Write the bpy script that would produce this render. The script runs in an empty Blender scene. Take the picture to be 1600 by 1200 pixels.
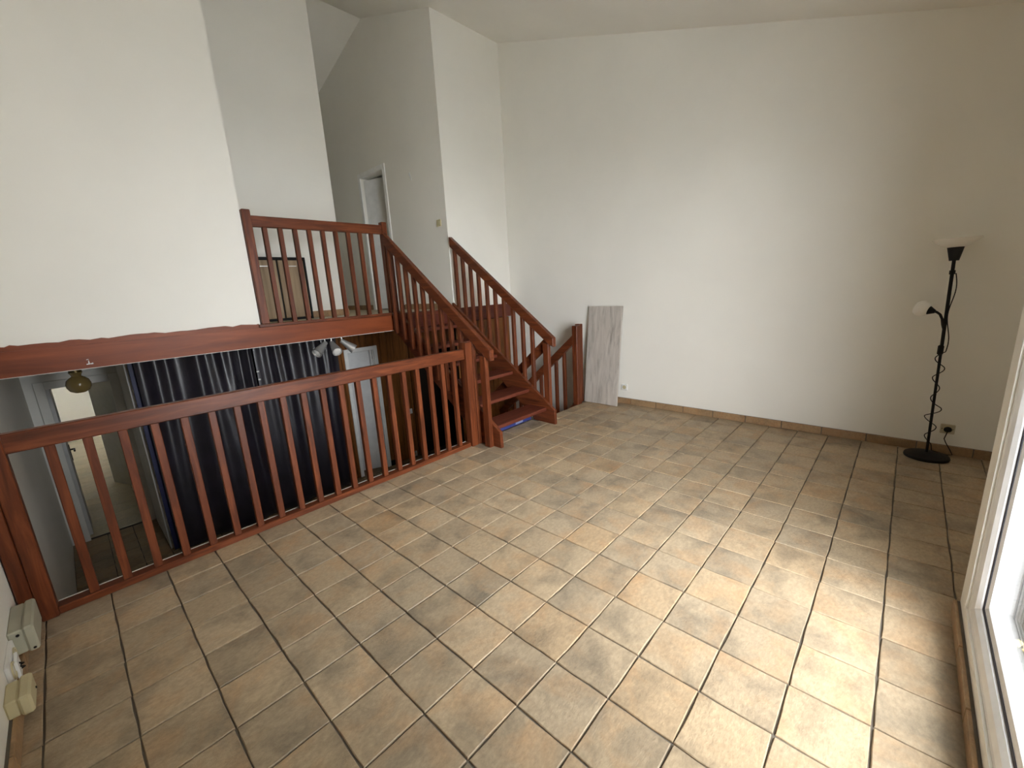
import bpy, bmesh, math, random
from mathutils import Vector, Matrix
random.seed(7)
S = bpy.context.scene
COL = S.collection
T = 0.25            # one floor-tile pitch in metres; every coordinate below is in tile pitches

# ------------------------------------------------------------------ camera
cd = bpy.data.cameras.new('camera')
cam = bpy.data.objects.new('camera', cd)
COL.objects.link(cam)
cd.sensor_fit = 'HORIZONTAL'; cd.sensor_width = 36.0
cd.lens = 36.0 * 655.99 / 1600.0
cd.clip_start = 0.02; cd.clip_end = 300
R = ((0.67836886, -0.73273832, -0.05394667),
     (-0.19909549, -0.11265137, -0.97348377),
     (0.7072317, 0.67112162, -0.22230408))
CAM = Vector((-2.6187, -4.7084, 6.2326))
m = Matrix.Identity(4)
for i in range(3):
    m[i][0] = R[0][i]; m[i][1] = -R[1][i]; m[i][2] = -R[2][i]; m[i][3] = CAM[i] * T
cam.matrix_world = m
S.camera = cam

def project(x, y, z):
    d = Vector((x, y, z)) - CAM
    q = [sum(R[k][i] * d[i] for i in range(3)) for k in range(3)]
    if q[2] < 0.2: return None
    return 800 + 655.99 * q[0] / q[2], 600 + 655.99 * q[1] / q[2]

# ------------------------------------------------------------------ sky, light, exposure
W = bpy.data.worlds.new('overcast_sky'); S.world = W; W.use_nodes = True
bg = W.node_tree.nodes['Background']
bg.inputs[0].default_value = (0.93, 0.965, 1.0, 1); bg.inputs[1].default_value = 9.0
S.view_settings.view_transform = 'Standard'; S.view_settings.look = 'None'
S.view_settings.gamma = 1.0; S.view_settings.use_curve_mapping = False
S.view_settings.exposure = 1.76
S.cycles.max_bounces = 14; S.cycles.diffuse_bounces = 9; S.cycles.glossy_bounces = 4
S.cycles.transparent_max_bounces = 12
S.cycles.sample_clamp_indirect = 8.0
S.cycles.caustics_reflective = False; S.cycles.caustics_refractive = False

def portal(x, y, z, sx, sz, rot):
    l = bpy.data.lights.new('window_portal', 'AREA'); l.shape = 'RECTANGLE'
    l.size = sx * T; l.size_y = sz * T; l.cycles.is_portal = True
    o = bpy.data.objects.new('window_portal', l); COL.objects.link(o)
    o.location = (x * T, y * T, z * T); o.rotation_euler = rot
    return o
WX0, WX1, WZ1 = 0.6, 6.95, 10.4
portal((WX0 + WX1) / 2, -6.75, (WZ1 + .5) / 2, WX1 - WX0, WZ1 - .6, (math.radians(90), 0, 0))      # big window
portal(5.05, 47.6, 0.9, 2.8, 2.6, (math.radians(90), 0, math.radians(-90)))        # far room window

# ------------------------------------------------------------------ materials
def srgb(r, g, b):
    f = lambda c: (c / 255 / 12.92) if c <= 10 else ((c / 255 + 0.055) / 1.055) ** 2.4
    return (f(r), f(g), f(b), 1)

class NT:
    def __init__(s, name):
        s.m = bpy.data.materials.new(name); s.m.use_nodes = True
        s.t = s.m.node_tree; s.b = s.t.nodes['Principled BSDF']
        s.out = s.t.nodes['Material Output']
    def n(s, typ, **kw):
        x = s.t.nodes.new(typ)
        for k, v in kw.items():
            if k.startswith('i_'):
                x.inputs[k[2:].replace('_', ' ')].default_value = v
            else: setattr(x, k, v)
        return x
    def l(s, a, b): s.t.links.new(a, b)
    def set(s, **kw):
        for k, v in kw.items(): s.b.inputs[k.replace('_', ' ')].default_value = v
    def coords(s, rand=True, scale=(1, 1, 1)):
        tc = s.n('ShaderNodeTexCoord'); v = tc.outputs['Object']
        mp = s.n('ShaderNodeMapping'); mp.inputs['Scale'].default_value = scale
        s.l(v, mp.inputs['Vector'])
        if rand:
            oi = s.n('ShaderNodeObjectInfo')
            mu = s.n('ShaderNodeMath', operation='MULTIPLY'); mu.inputs[1].default_value = 37.0
            s.l(oi.outputs['Random'], mu.inputs[0])
            cb = s.n('ShaderNodeCombineXYZ')
            for k in range(3): s.l(mu.outputs[0], cb.inputs[k])
            s.l(cb.outputs[0], mp.inputs['Location'])
        return mp.outputs[0]
    def noise(s, vec, scale, detail=4, rough=0.55, dist=0.0):
        x = s.n('ShaderNodeTexNoise'); x.inputs['Scale'].default_value = scale
        x.inputs['Detail'].default_value = detail; x.inputs['Roughness'].default_value = rough
        x.inputs['Distortion'].default_value = dist
        s.l(vec, x.inputs['Vector']); return x.outputs['Fac']
    def ramp(s, fac, stops):
        r = s.n('ShaderNodeValToRGB'); e = r.color_ramp.elements
        e[0].position, e[0].color = stops[0]; e[1].position, e[1].color = stops[-1]
        for p, c in stops[1:-1]:
            k = e.new(p); k.color = c
        s.l(fac, r.inputs[0]); return r.outputs[0]
    def mix(s, fac, a, b, mode='MIX'):
        x = s.n('ShaderNodeMix', data_type='RGBA', blend_type=mode)
        if isinstance(fac, (int, float)): x.inputs[0].default_value = fac
        else: s.l(fac, x.inputs[0])
        for k, v in ((6, a), (7, b)):
            if isinstance(v, tuple): x.inputs[k].default_value = v
            else: s.l(v, x.inputs[k])
        return x.outputs[2]
    def bump(s, h, strength, dist=0.01):
        x = s.n('ShaderNodeBump'); x.inputs['Strength'].default_value = strength
        x.inputs['Distance'].default_value = dist
        s.l(h, x.inputs['Height']); s.l(x.outputs[0], s.b.inputs['Normal'])
    def color(s, c): s.l(c, s.b.inputs['Base Color'])

def mat_plain(name, col, rough=0.5, metal=0.0, spec=0.5):
    n = NT(name); n.set(Roughness=rough, Metallic=metal)
    n.b.inputs['Specular IOR Level'].default_value = spec
    v = n.coords(); f = n.noise(v, 9, 3)
    lo = tuple(c * 0.93 for c in col[:3]) + (1,); hi = tuple(min(1, c * 1.05) for c in col[:3]) + (1,)
    n.color(n.ramp(f, [(0.3, lo), (0.7, hi)]))
    return n.m

def mat_paint(name, col, bump=0.12, tint=0.96):
    n = NT(name); n.set(Roughness=0.75); n.b.inputs['Specular IOR Level'].default_value = 0.25
    v = n.coords(False)
    f = n.noise(v, 1.1, 4)
    lo = tuple(c * tint for c in col[:3]) + (1,)
    n.color(n.ramp(f, [(0.35, lo), (0.65, col)]))
    n.bump(n.noise(v, 90, 3), bump, 0.003)
    return n.m

def mat_wood(name, axis, dark, mid, light, rough=0.38, gs=14, knots=False, wear=True):
    n = NT(name); n.set(Roughness=rough); n.b.inputs['Specular IOR Level'].default_value = 0.28
    sc = [1, 1, 1]; sc[axis] = 0.09
    v = n.coords(True, tuple(sc))
    f = n.noise(v, gs * 2.2, 6, 0.6, 0.6)
    c = n.ramp(f, [(0.25, dark), (0.5, mid), (0.78, light)])
    v2 = n.coords(True)
    f2 = n.noise(v2, 3.0, 3)
    c = n.mix(n.ramp(f2, [(0.35, (0, 0, 0, 1)), (0.75, (0.5, 0.5, 0.5, 1))]), c, mid)
    if wear:
        f4 = n.noise(v2, 38, 5, 0.65)
        w = n.ramp(f4, [(0.74, (0, 0, 0, 1)), (0.80, (0.55, 0.55, 0.55, 1))])
        c = n.mix(w, c, tuple(min(1, q * 2.2) for q in light[:3]) + (1,))
    if knots:
        vo = n.n('ShaderNodeTexVoronoi'); vo.inputs['Scale'].default_value = 3.2
        sk = [1, 1, 1]; sk[axis] = 0.55
        n.l(n.coords(True, tuple(sk)), vo.inputs['Vector'])
        c = n.mix(n.ramp(vo.outputs['Distance'], [(0.03, (1, 1, 1, 1)), (0.11, (0, 0, 0, 1))]), c, tuple(q * 0.25 for q in dark[:3]) + (1,))
    n.color(c); n.bump(f, 0.12, 0.002)
    return n.m

WHITE = mat_paint('wall_paint', (0.87, 0.85, 0.79, 1))
CEIL = mat_paint('ceiling_paint', (0.86, 0.835, 0.775, 1))
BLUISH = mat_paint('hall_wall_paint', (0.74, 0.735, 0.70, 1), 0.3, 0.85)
CASING = mat_plain('door_paint', (0.86, 0.86, 0.84, 1), 0.45)
GREYLEAF = mat_plain('grey_door_paint', (0.50, 0.50, 0.49, 1), 0.5)
DOORW = mat_plain('door_leaf_paint', (0.74, 0.745, 0.74, 1), 0.45)
rd = (srgb(50, 25, 14), srgb(96, 48, 26), srgb(136, 74, 42))
WOOD = [mat_wood('red_stained_wood_%s' % 'xyz'[k], k, *rd) for k in range(3)]
rb = (srgb(90, 42, 19), srgb(126, 61, 28), srgb(150, 80, 41))
BEAM = mat_wood('red_stained_beam', 0, *rb, rough=0.45, gs=6, wear=False)
TREAD = mat_wood('worn_tread_wood', 0, srgb(66, 30, 20), srgb(98, 48, 34), srgb(122, 66, 48), rough=0.45)
FASC = mat_wood('fascia_wood', 0, srgb(70, 32, 24), srgb(92, 44, 33), srgb(108, 54, 40), rough=0.5, gs=6, wear=False)
PINE = [mat_wood('varnished_pine_%s' % 'xyz'[k], k, srgb(74, 44, 20), srgb(122, 76, 36), srgb(152, 100, 54), rough=0.4, gs=9, knots=True, wear=False) for k in range(3)]
OAK = mat_wood('oak_laminate', 2, srgb(128, 108, 84), srgb(160, 138, 110), srgb(180, 158, 130), rough=0.5, gs=8, wear=False)
GREYOAK = mat_wood('grey_laminate', 2, srgb(138, 131, 123), srgb(184, 177, 169), srgb(204, 198, 190), rough=0.55, gs=10, wear=False)
BLACK = mat_plain('black_lacquer', (0.007, 0.007, 0.008, 1), 0.5, 0, 0.25)
BLACKP = mat_plain('black_plastic', (0.007, 0.007, 0.007, 1), 0.55, 0, 0.25)
DARK = mat_plain('closet_shade_board', (0.020, 0.014, 0.010, 1), 0.8, 0, 0.1)  # near-black colour stands in for shade in the unlit closet; also backs planks
STEEL = mat_plain('brushed_steel', (0.78, 0.77, 0.75, 1), 0.38, 0.75)
BULB = mat_plain('lamp_glass', (0.85, 0.84, 0.80, 1), 0.15)
OPAL = NT('opal_glass'); OPAL.set(Roughness=0.3, Base_Color=(0.93, 0.91, 0.86, 1)); 
OPAL = OPAL.m
IVORY = mat_plain('aged_ivory_plastic', srgb(196, 186, 150), 0.5)
GREYBOX = mat_plain('grey_green_plastic', srgb(168, 166, 148), 0.5)
WPLAST = mat_plain('white_plastic', (0.78, 0.78, 0.76, 1), 0.35)
PVC = mat_plain('white_pvc', (0.86, 0.865, 0.87, 1), 0.22)
GASKET = mat_plain('dark_gasket', (0.02, 0.02, 0.035, 1), 0.6)
GROUT = mat_paint('grout', srgb(116, 109, 99), 0.4, 0.8)
GROUT_D = mat_paint('dark_grout', srgb(70, 62, 52), 0.4, 0.8)
BLUE = mat_plain('blue_film', srgb(54, 62, 122), 0.4)
GREEN = mat_plain('green_cloth', srgb(96, 140, 40), 0.7)
LEAFM = mat_plain('dried_leaf', srgb(205, 180, 120), 0.7)
PLINTH = None

def mat_tile(name, base, warm, cool, rough=0.5, cover=0.5):
    n = NT(name); n.set(Roughness=rough); n.b.inputs['Specular IOR Level'].default_value = 0.35
    v = n.coords(True)
    f1 = n.noise(v, 4.6, 5, 0.6, 0.4); f2 = n.noise(v, 6.5, 4, 0.55, 0.3)
    vs = n.coords(True, (1, 1.6, 1)); f3 = n.noise(vs, 42, 6, 0.7)
    mp = n.n('ShaderNodeVectorMath', operation='ADD'); mp.inputs[1].default_value = (11.3, 4.1, 7.7)
    n.l(v, mp.inputs[0]); f4 = n.noise(mp.outputs[0], 5.2, 4, 0.6, 0.5)
    c = n.mix(n.ramp(f1, [(0.46, (0, 0, 0, 1)), (0.74, (0.8, 0.8, 0.8, 1))]), base, cool)
    c = n.mix(n.ramp(f4, [(0.48, (0, 0, 0, 1)), (0.78, (0.7, 0.7, 0.7, 1))]), c, warm)
    c = n.mix(0.55, c, n.ramp(f3, [(0.3, (0.55, 0.55, 0.55, 1)), (0.7, (1.15, 1.15, 1.15, 1))]), 'MULTIPLY')
    oi = n.n('ShaderNodeObjectInfo')
    c = n.mix(0.8, c, n.ramp(oi.outputs['Random'], [(0, (0.80, 0.81, 0.83, 1)), (0.3, (1.0, 0.98, 0.95, 1)), (0.55, (0.92, 0.94, 0.97, 1)), (0.75, (1.08, 1.03, 0.95, 1)), (0.9, (1.12, 1.12, 1.12, 1)), (1, (1.02, 0.90, 0.76, 1))]), 'MULTIPLY')
    n.color(c); n.bump(n.noise(vs, 60, 6, 0.65), 0.6, 0.004)
    return n.m
TILE = mat_tile('rustic_beige_tile', srgb(179, 160, 133), srgb(186, 150, 111), srgb(118, 108, 93))
PLINTH = mat_tile('rustic_plinth_tile', srgb(168, 138, 104), srgb(172, 124, 82), srgb(128, 106, 80))
HALLT = mat_tile('hall_tile', srgb(150, 130, 100), srgb(150, 118, 80), srgb(110, 98, 78))
CREAM = mat_tile('cream_tile', srgb(206, 196, 172), srgb(206, 190, 160), srgb(186, 178, 156))

n = NT('dark_satin'); n.set(Roughness=0.36)
n.b.inputs['Specular IOR Level'].default_value = 0.8
n.b.inputs['Sheen Weight'].default_value = 0.15
v = n.coords(True, (1, 1, 1))
n.color(n.ramp(n.noise(v, 5, 4), [(0.3, srgb(22, 19, 27)), (0.7, srgb(38, 33, 46))]))
n.bump(n.noise(n.coords(True, (1, 1, 0.15)), 16, 4), 0.25, 0.01)
SATIN = n.m
NAVY = mat_plain('navy_hem', srgb(24, 30, 74), 0.5)

n = NT('window_glass')
n.t.nodes.remove(n.b)
tr = n.n('ShaderNodeBsdfTransparent'); gl = n.n('ShaderNodeBsdfGlossy'); gl.inputs['Roughness'].default_value = 0.02
lw = n.n('ShaderNodeLayerWeight'); lw.inputs[0].default_value = 0.5
pw = n.n('ShaderNodeMath', operation='POWER'); pw.inputs[1].default_value = 5.0; n.l(lw.outputs['Facing'], pw.inputs[0])
fr = n.n('ShaderNodeMath', operation='MULTIPLY_ADD'); fr.inputs[1].default_value = 0.8; fr.inputs[2].default_value = 0.035; n.l(pw.outputs[0], fr.inputs[0])
mx = n.n('ShaderNodeMixShader'); n.l(fr.outputs[0], mx.inputs[0]); n.l(tr.outputs[0], mx.inputs[1]); n.l(gl.outputs[0], mx.inputs[2])
n.l(mx.outputs[0], n.out.inputs[0]); GLASS = n.m

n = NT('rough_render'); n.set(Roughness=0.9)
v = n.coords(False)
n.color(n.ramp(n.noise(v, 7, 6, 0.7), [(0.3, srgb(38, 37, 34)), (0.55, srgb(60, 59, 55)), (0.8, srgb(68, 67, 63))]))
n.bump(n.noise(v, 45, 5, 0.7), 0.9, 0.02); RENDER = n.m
n = NT('terrace_concrete'); n.set(Roughness=0.9)
v = n.coords(False)
n.color(n.ramp(n.noise(v, 6, 6, 0.7), [(0.3, srgb(160, 162, 162)), (0.7, srgb(204, 206, 206))]))
n.bump(n.noise(v, 60, 5, 0.7), 0.4, 0.01); CONC = n.m
RENDERP = mat_paint('pale_render', srgb(140, 138, 130), 0.6, 0.85)

n = NT('amber_ribbed_glass'); n.set(Roughness=0.2, Base_Color=srgb(150, 128, 78)); n.b.inputs['Transmission Weight'].default_value = 0.25
AMBER = n.m

# ------------------------------------------------------------------ mesh helpers (tile coordinates)
class MB:
    def __init__(s): s.bm = bmesh.new()
    def box(s, x0, x1, y0, y1, z0, z1, bev=0.0):
        vs = [s.bm.verts.new((x, y, z)) for x in (x0, x1) for y in (y0, y1) for z in (z0, z1)]
        q = ((0, 1, 3, 2), (4, 6, 7, 5), (0, 4, 5, 1), (2, 3, 7, 6), (0, 2, 6, 4), (1, 5, 7, 3))
        fs = [s.bm.faces.new([vs[i] for i in f]) for f in q]
        if bev: s.bevel(fs, bev)
        return s
    def bevel(s, fs, bev):
        es = list({e for f in fs for e in f.edges})
        bmesh.ops.bevel(s.bm, geom=es, offset=bev, segments=1, profile=0.5, affect='EDGES')
    def prism(s, pts, axis, a0, a1, bev=0.0):
        """pts: 2-D polygon in the two remaining axes (in x,y,z order), swept along axis from a0 to a1"""
        def P(p, a):
            l = list(p); l.insert(axis, a); return l
        A = [s.bm.verts.new(P(p, a0)) for p in pts]; B = [s.bm.verts.new(P(p, a1)) for p in pts]
        fs = [s.bm.faces.new(A), s.bm.faces.new(B[::-1])]
        k = len(pts)
        for i in range(k): fs.append(s.bm.faces.new((A[i], B[i], B[(i + 1) % k], A[(i + 1) % k])))
        if bev: s.bevel(fs, bev)
        return s
    def lathe(s, prof, c=(0, 0, 0), axis=Vector((0, 0, 1)), seg=24, ribs=0, ribd=0.0):
        axis = Vector(axis).normalized(); q = Vector((0, 0, 1)).rotation_difference(axis); c = Vector(c)
        rings = []
        for r, z in prof:
            if r < 1e-5: rings.append([s.bm.verts.new(c + q @ Vector((0, 0, z)))]); continue
            ring = []
            for i in range(seg):
                a = 2 * math.pi * i / seg
                rr = r * (1 + (ribd if ribs and i % 2 else 0))
                ring.append(s.bm.verts.new(c + q @ Vector((rr * math.cos(a), rr * math.sin(a), z))))
            rings.append(ring)
        for a, b in zip(rings, rings[1:]):
            for i in range(seg):
                j = (i + 1) % seg
                if len(a) == 1 and len(b) == 1: continue
                if len(a) == 1: s.bm.faces.new((a[0], b[i], b[j]))
                elif len(b) == 1: s.bm.faces.new((a[i], b[0], a[j]))
                else: s.bm.faces.new((a[i], b[i], b[j], a[j]))
        return s
    def tube(s, pts, r, seg=8):
        pts = [Vector(p) for p in pts]; rings = []; up = None
        for i, p in enumerate(pts):
            d = (pts[min(i + 1, len(pts) - 1)] - pts[max(i - 1, 0)]).normalized()
            if up is None: up = d.orthogonal().normalized()
            up = (up - d * up.dot(d)); up = up.normalized() if up.length > 1e-4 else d.orthogonal().normalized()
            w = d.cross(up)
            rings.append([s.bm.verts.new(p + r * (math.cos(2 * math.pi * k / seg) * up + math.sin(2 * math.pi * k / seg) * w)) for k in range(seg)])
        for a, b in zip(rings, rings[1:]):
            for k in range(seg): s.bm.faces.new((a[k], a[(k + 1) % seg], b[(k + 1) % seg], b[k]))
        s.bm.faces.new(rings[0][::-1]); s.bm.faces.new(rings[-1])
        return s
    def obj(s, name, mat, parent=None, smooth=False, origin=None):
        """links ONE mesh object; origin in tile coordinates (defaults to the parent's base)"""
        base = Vector(origin) if origin is not None else (Vector(parent['base']) if parent is not None and 'base' in parent.keys() else Vector((0, 0, 0)))
        for v in s.bm.verts: v.co = (v.co - base) * T
        bmesh.ops.recalc_face_normals(s.bm, faces=s.bm.faces)
        me = bpy.data.meshes.new(name); s.bm.to_mesh(me); s.bm.free()
        me.materials.append(mat)
        if smooth:
            for p in me.polygons: p.use_smooth = True
            try: me.set_sharp_from_angle(angle=math.radians(50))
            except Exception: pass
        o = bpy.data.objects.new(name, me); COL.objects.link(o)
        if parent is not None:
            o.parent = parent
            pb = Vector(parent['base']) if 'base' in parent.keys() else Vector((0, 0, 0))
            o.location = (base - pb) * T
        else: o.location = base * T
        BASES.append((o, base))
        o['base'] = tuple(base)
        return o
BASES = []

def thing(name, label, cat, base, group=None):
    o = bpy.data.objects.new(name, None); COL.objects.link(o)
    o.empty_display_size = 0.1
    o.location = Vector(base) * T; o['base'] = tuple(base)
    o['label'] = label; o['category'] = cat
    if group: o['group'] = group
    BASES.append((o, Vector(base)))
    return o
def tag(o, label, cat, group=None):
    o['label'] = label; o['category'] = cat
    if group: o['group'] = group
    return o
def struct(o, label, cat):
    o['kind'] = 'structure'; o['label'] = label; o['category'] = cat
    return o
def dup(o, dx=0, dy=0, dz=0, name=None):
    c = o.copy(); COL.objects.link(c)
    c.location = o.location + Vector((dx, dy, dz)) * T
    return c
def box(name, mat, parent, *b, bev=0.0, origin=None):
    return MB().box(*b, bev=bev).obj(name, mat, parent, origin=origin)

# ------------------------------------------------------------------ the shell
def zc(y): return 19.39 + 0.3255 * (y - 13.5) if y < 19.56 else 21.363 - 0.285 * (y - 19.56)
mb = MB()
mb.prism([(-10, zc(-10)), (19.56, zc(19.56)), (30.8, zc(30.8)), (30.8, zc(30.8) + 0.8), (19.56, zc(19.56) + 0.8), (-10, zc(-10) + 0.8)], 0, -5.1, 17.7)
struct(mb.obj('ceiling', CEIL), 'white sloping ceiling rising to a ridge above the landing', 'ceiling')

# main living-room slab and the levels
mb = MB(); mb.box(-4.3, 16.9, -7.6, 7.64, -0.9, -0.035).box(-4.3, 12.24, 7.64, 8.12, -0.9, -0.035).box(15.62, 16.9, 7.64, 8.12, -0.9, -0.035)
floor = struct(mb.obj('floor', GROUT), 'rustic beige tiled living room floor with grey grout', 'floor')
mb = MB(); mb.box(-4.3, 16.9, 7.5, 25.3, -5.7, -5.335)
hall_floor = struct(mb.obj('floor_hall', GROUT_D), 'brown tiled floor of the half-level below, behind the balusters', 'floor')
mb = MB(); mb.box(-4.3, 4.5, 25.3, 50, -5.7, -5.335)
room_floor = struct(mb.obj('floor_bedroom', GROUT), 'cream tiled floor seen through the hall doorway', 'floor')
mb = MB(); mb.box(-5.1, 17.7, 13.7, 30.8, 4.55, 5.3).box(-5.1, 5.1, 30.8, 50.6, 4.55, 5.3)
struct(mb.obj('floor_landing', CREAM), 'pale tiled floor of the upper landing', 'floor')
mb = MB(); mb.box(-4.3, 16.9, 7.5, 7.64, -5.33, -0.9).box(-4.3, 12.24, 7.64, 8.12, -5.33, -0.9).box(15.62, 16.9, 7.64, 8.12, -5.33, -0.9)
struct(mb.obj('wall_retaining', BLUISH), 'white wall below the edge of the living room floor', 'wall')
box_ = MB().box(-4.28, 8.44, 13.48, 13.7, 4.53, 4.55)
struct(box_.obj('trim_1', WHITE), 'thin white plaster edge under the red beam', 'trim')

struct(MB().box(-3.78, 7.9, 8.075, 8.12, -0.03, 0.155).obj('trim_5', WHITE), 'thin white plaster edge behind the bottom rail of the balustrade', 'trim')
# walls
def yz_wall(name, mat, x0, x1, pts, label):
    return struct(MB().prism(pts, 0, x0, x1).obj(name, mat), label, 'wall')
wl = yz_wall('wall_left', WHITE, -5.1, -4.3, [(-6.8, -1), (7.5, -1), (7.5, -5.7), (50.6, -5.7), (50.6, 4.55), (30.8, 4.55), (30.8, zc(30.8)), (19.56, zc(19.56)), (-6.8, zc(-6.8))],
        'white plaster wall running down into the half-level hall on the left')
wb = yz_wall('wall_back', WHITE, 16.9, 17.7, [(-9.8, -1), (7.5, -1), (7.5, -5.7), (30.8, -5.7), (30.8, zc(30.8)), (19.56, zc(19.56)), (-9.8, zc(-9.8))],
        'large plain white wall behind the floor lamp and leaning board')
mb = MB()
mb.box(-4.3, WX0, -6.8, -6.0, -1, zc(-6.0)); mb.box(WX1, 7.5, -6.8, -6.0, -1, zc(-6.0))
mb.box(WX0, WX1, -6.8, -6.0, -1, 0.5); mb.box(WX0, WX1, -6.8, -6.0, WZ1, zc(-6.0))
wf = struct(mb.obj('wall_window', WHITE), 'white wall around the patio window', 'wall')
struct(MB().box(6.95, 7.5, -8.2, -6.8, -1, zc(-6.8)).obj('wall_return', WHITE), 'short white return wall past the window', 'wall')
struct(MB().box(7.5, 16.9, -8.2, -7.6, -1, zc(-7.6)).obj('wall_recess', WHITE), 'white end wall of the recess past the window', 'wall')
wlan = struct(MB().prism([(13.5, 5.3), (14.1, 5.3), (14.1, zc(14.1)), (13.5, zc(13.5))], 0, -4.3, 2.7).obj('wall_landing', WHITE), 'tall white wall standing on the red beam at left', 'wall')
mb = MB(); mb.prism([(18, 5.3), (18.6, 5.3), (18.6, zc(18.6)), (18, zc(18))], 0, -4.3, 8.5); mb.prism([(18.6, 5.3), (30, 5.3), (30, zc(30)), (19.56, zc(19.56)), (18.6, zc(18.6))], 0, 7.9, 8.5)
walc = struct(mb.obj('wall_alcove', WHITE), 'white wall behind the shoe cabinet on the landing', 'wall')
mb = MB()
mb.prism([(14.1, 5.3), (19.05, 5.3), (19.05, 13.5), (21.7, 13.5), (21.7, 5.3), (30, 5.3), (30, zc(30)), (19.56, zc(19.56)), (14.1, zc(14.1))], 0, 12.3, 12.9)
wcor = struct(mb.obj('wall_corridor', WHITE), 'white wall with the half open door on the landing', 'wall')
mb = MB(); mb.prism([(13.5, 5.3), (14.1, 5.3), (14.1, zc(14.1)), (13.5, zc(13.5))], 0, 12.3, 16.9)
struct(mb.obj('wall_stairwell', WHITE), 'white wall above the dark red fascia behind the stairs', 'wall')
struct(MB().box(-4.3, 16.9, 30, 30.8, 5.3, zc(30)).obj('wall_end', WHITE), 'end wall of the upper corridor', 'wall')
# paint flake on corridor wall
mb = MB()
for (y0, z0, w, h) in ((16.42, 12.72, 0.10, 0.16), (16.36, 12.58, 0.09, 0.18), (16.30, 12.44, 0.06, 0.10)):
    mb.prism([(y0, z0), (y0 - w, z0 + 0.04), (y0 - w * 0.7, z0 - h), (y0 + 0.02, z0 - h * 0.6)], 0, 12.27, 12.30)
mb.obj('paint_flake', DOORW, wcor)

# half-level below: hall walls, closet
mb = MB(); mb.box(-4.3, -3.95, 25, 25.5, -5.33, 4.55); mb.box(-1.0, -0.4, 20.4, 25.5, -5.33, 4.55); mb.box(-3.95, -1.0, 25, 25.5, 2.75, 4.55)
whall = struct(mb.obj('wall_hall', BLUISH), 'grey white wall around the hall doorway', 'wall')
struct(MB().box(-0.95, -0.35, 25.5, 30.8, -5.33, 4.55).obj('wall_passage', BLUISH), 'right wall of the passage past the hall doorway', 'wall')
mb = MB(); mb.box(-4.3, 4.5, 50, 50.6, -5.7, 4.55)
struct(mb.obj('wall_bedroom', WHITE), 'bright white wall at the far end of the lower room', 'wall')
mb = MB(); mb.box(4.5, 5.1, 30.8, 46.2, -5.7, 4.55); mb.box(4.5, 5.1, 49, 50.6, -5.7, 4.55); mb.box(4.5, 5.1, 46.2, 49, 2.2, 4.55); mb.box(4.5, 5.1, 46.2, 49, -5.7, -.4)
struct(mb.obj('wall_far_window', WHITE), 'side wall with window in the lower room', 'wall')
struct(MB().box(-0.35, 4.5, 30.2, 30.8, -5.33, 4.55).obj('wall_far_side', WHITE), 'near wall of the lower room', 'wall')

# panelled wall at y = 20 (door opening x 9.15..10.95, top 2.85) built of pine planks
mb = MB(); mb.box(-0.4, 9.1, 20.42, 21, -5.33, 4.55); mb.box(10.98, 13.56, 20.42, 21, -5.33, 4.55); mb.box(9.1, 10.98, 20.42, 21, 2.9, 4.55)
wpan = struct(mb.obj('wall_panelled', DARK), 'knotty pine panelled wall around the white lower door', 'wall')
def planks_x(parent, x0, x1, yf, z0, z1, w=0.46, name='plank'):
    x = x0; 
    while x < x1 - 0.02:
        e = min(x + w, x1)
        box(name, PINE[2], parent, x + 0.012, e - 0.012, yf - 0.06 + random.uniform(-.006, .006), yf, z0, z1, bev=0.015, origin=(x, yf, z0))
        x = e
planks_x(wpan, 8.4, 9.1, 20.42, -5.3, 4.5, 0.36)
planks_x(wpan, 10.98, 13.52, 20.42, -5.3, 4.5, 0.48)
planks_x(wpan, 9.1, 10.98, 20.42, 2.9, 4.5, 0.47)
# closet block: front wall y 13.75 (x 12.55..16.9) and side wall x 12.55 with wide opening
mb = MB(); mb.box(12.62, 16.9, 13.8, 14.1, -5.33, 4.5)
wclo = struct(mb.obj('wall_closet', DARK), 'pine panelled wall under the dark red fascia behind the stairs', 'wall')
planks_x(wclo, 12.5, 16.88, 13.8, -5.3, 4.5, 0.44)
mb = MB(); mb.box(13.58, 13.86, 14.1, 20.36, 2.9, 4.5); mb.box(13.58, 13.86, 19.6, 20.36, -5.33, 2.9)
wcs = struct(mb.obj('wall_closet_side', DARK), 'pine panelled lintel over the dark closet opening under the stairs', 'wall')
y = 14.12
while y < 20.2:
    e = min(y + 0.46, 20.34)
    z0 = 2.9 if y < 19.5 else -5.3
    box('plank', PINE[2], wcs, 13.52, 13.58, y + .012, e - .012, z0, 4.5, bev=0.012, origin=(13.5, y, z0))
    y = e
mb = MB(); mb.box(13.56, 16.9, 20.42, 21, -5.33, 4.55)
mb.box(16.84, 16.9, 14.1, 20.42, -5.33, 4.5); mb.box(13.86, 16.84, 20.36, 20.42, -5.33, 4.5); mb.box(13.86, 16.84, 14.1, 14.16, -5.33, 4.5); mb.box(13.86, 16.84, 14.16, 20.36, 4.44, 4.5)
struct(mb.obj('wall_closet_inside', DARK), 'closet inside under the landing, coloured dark for its unlit shade', 'wall')

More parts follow.
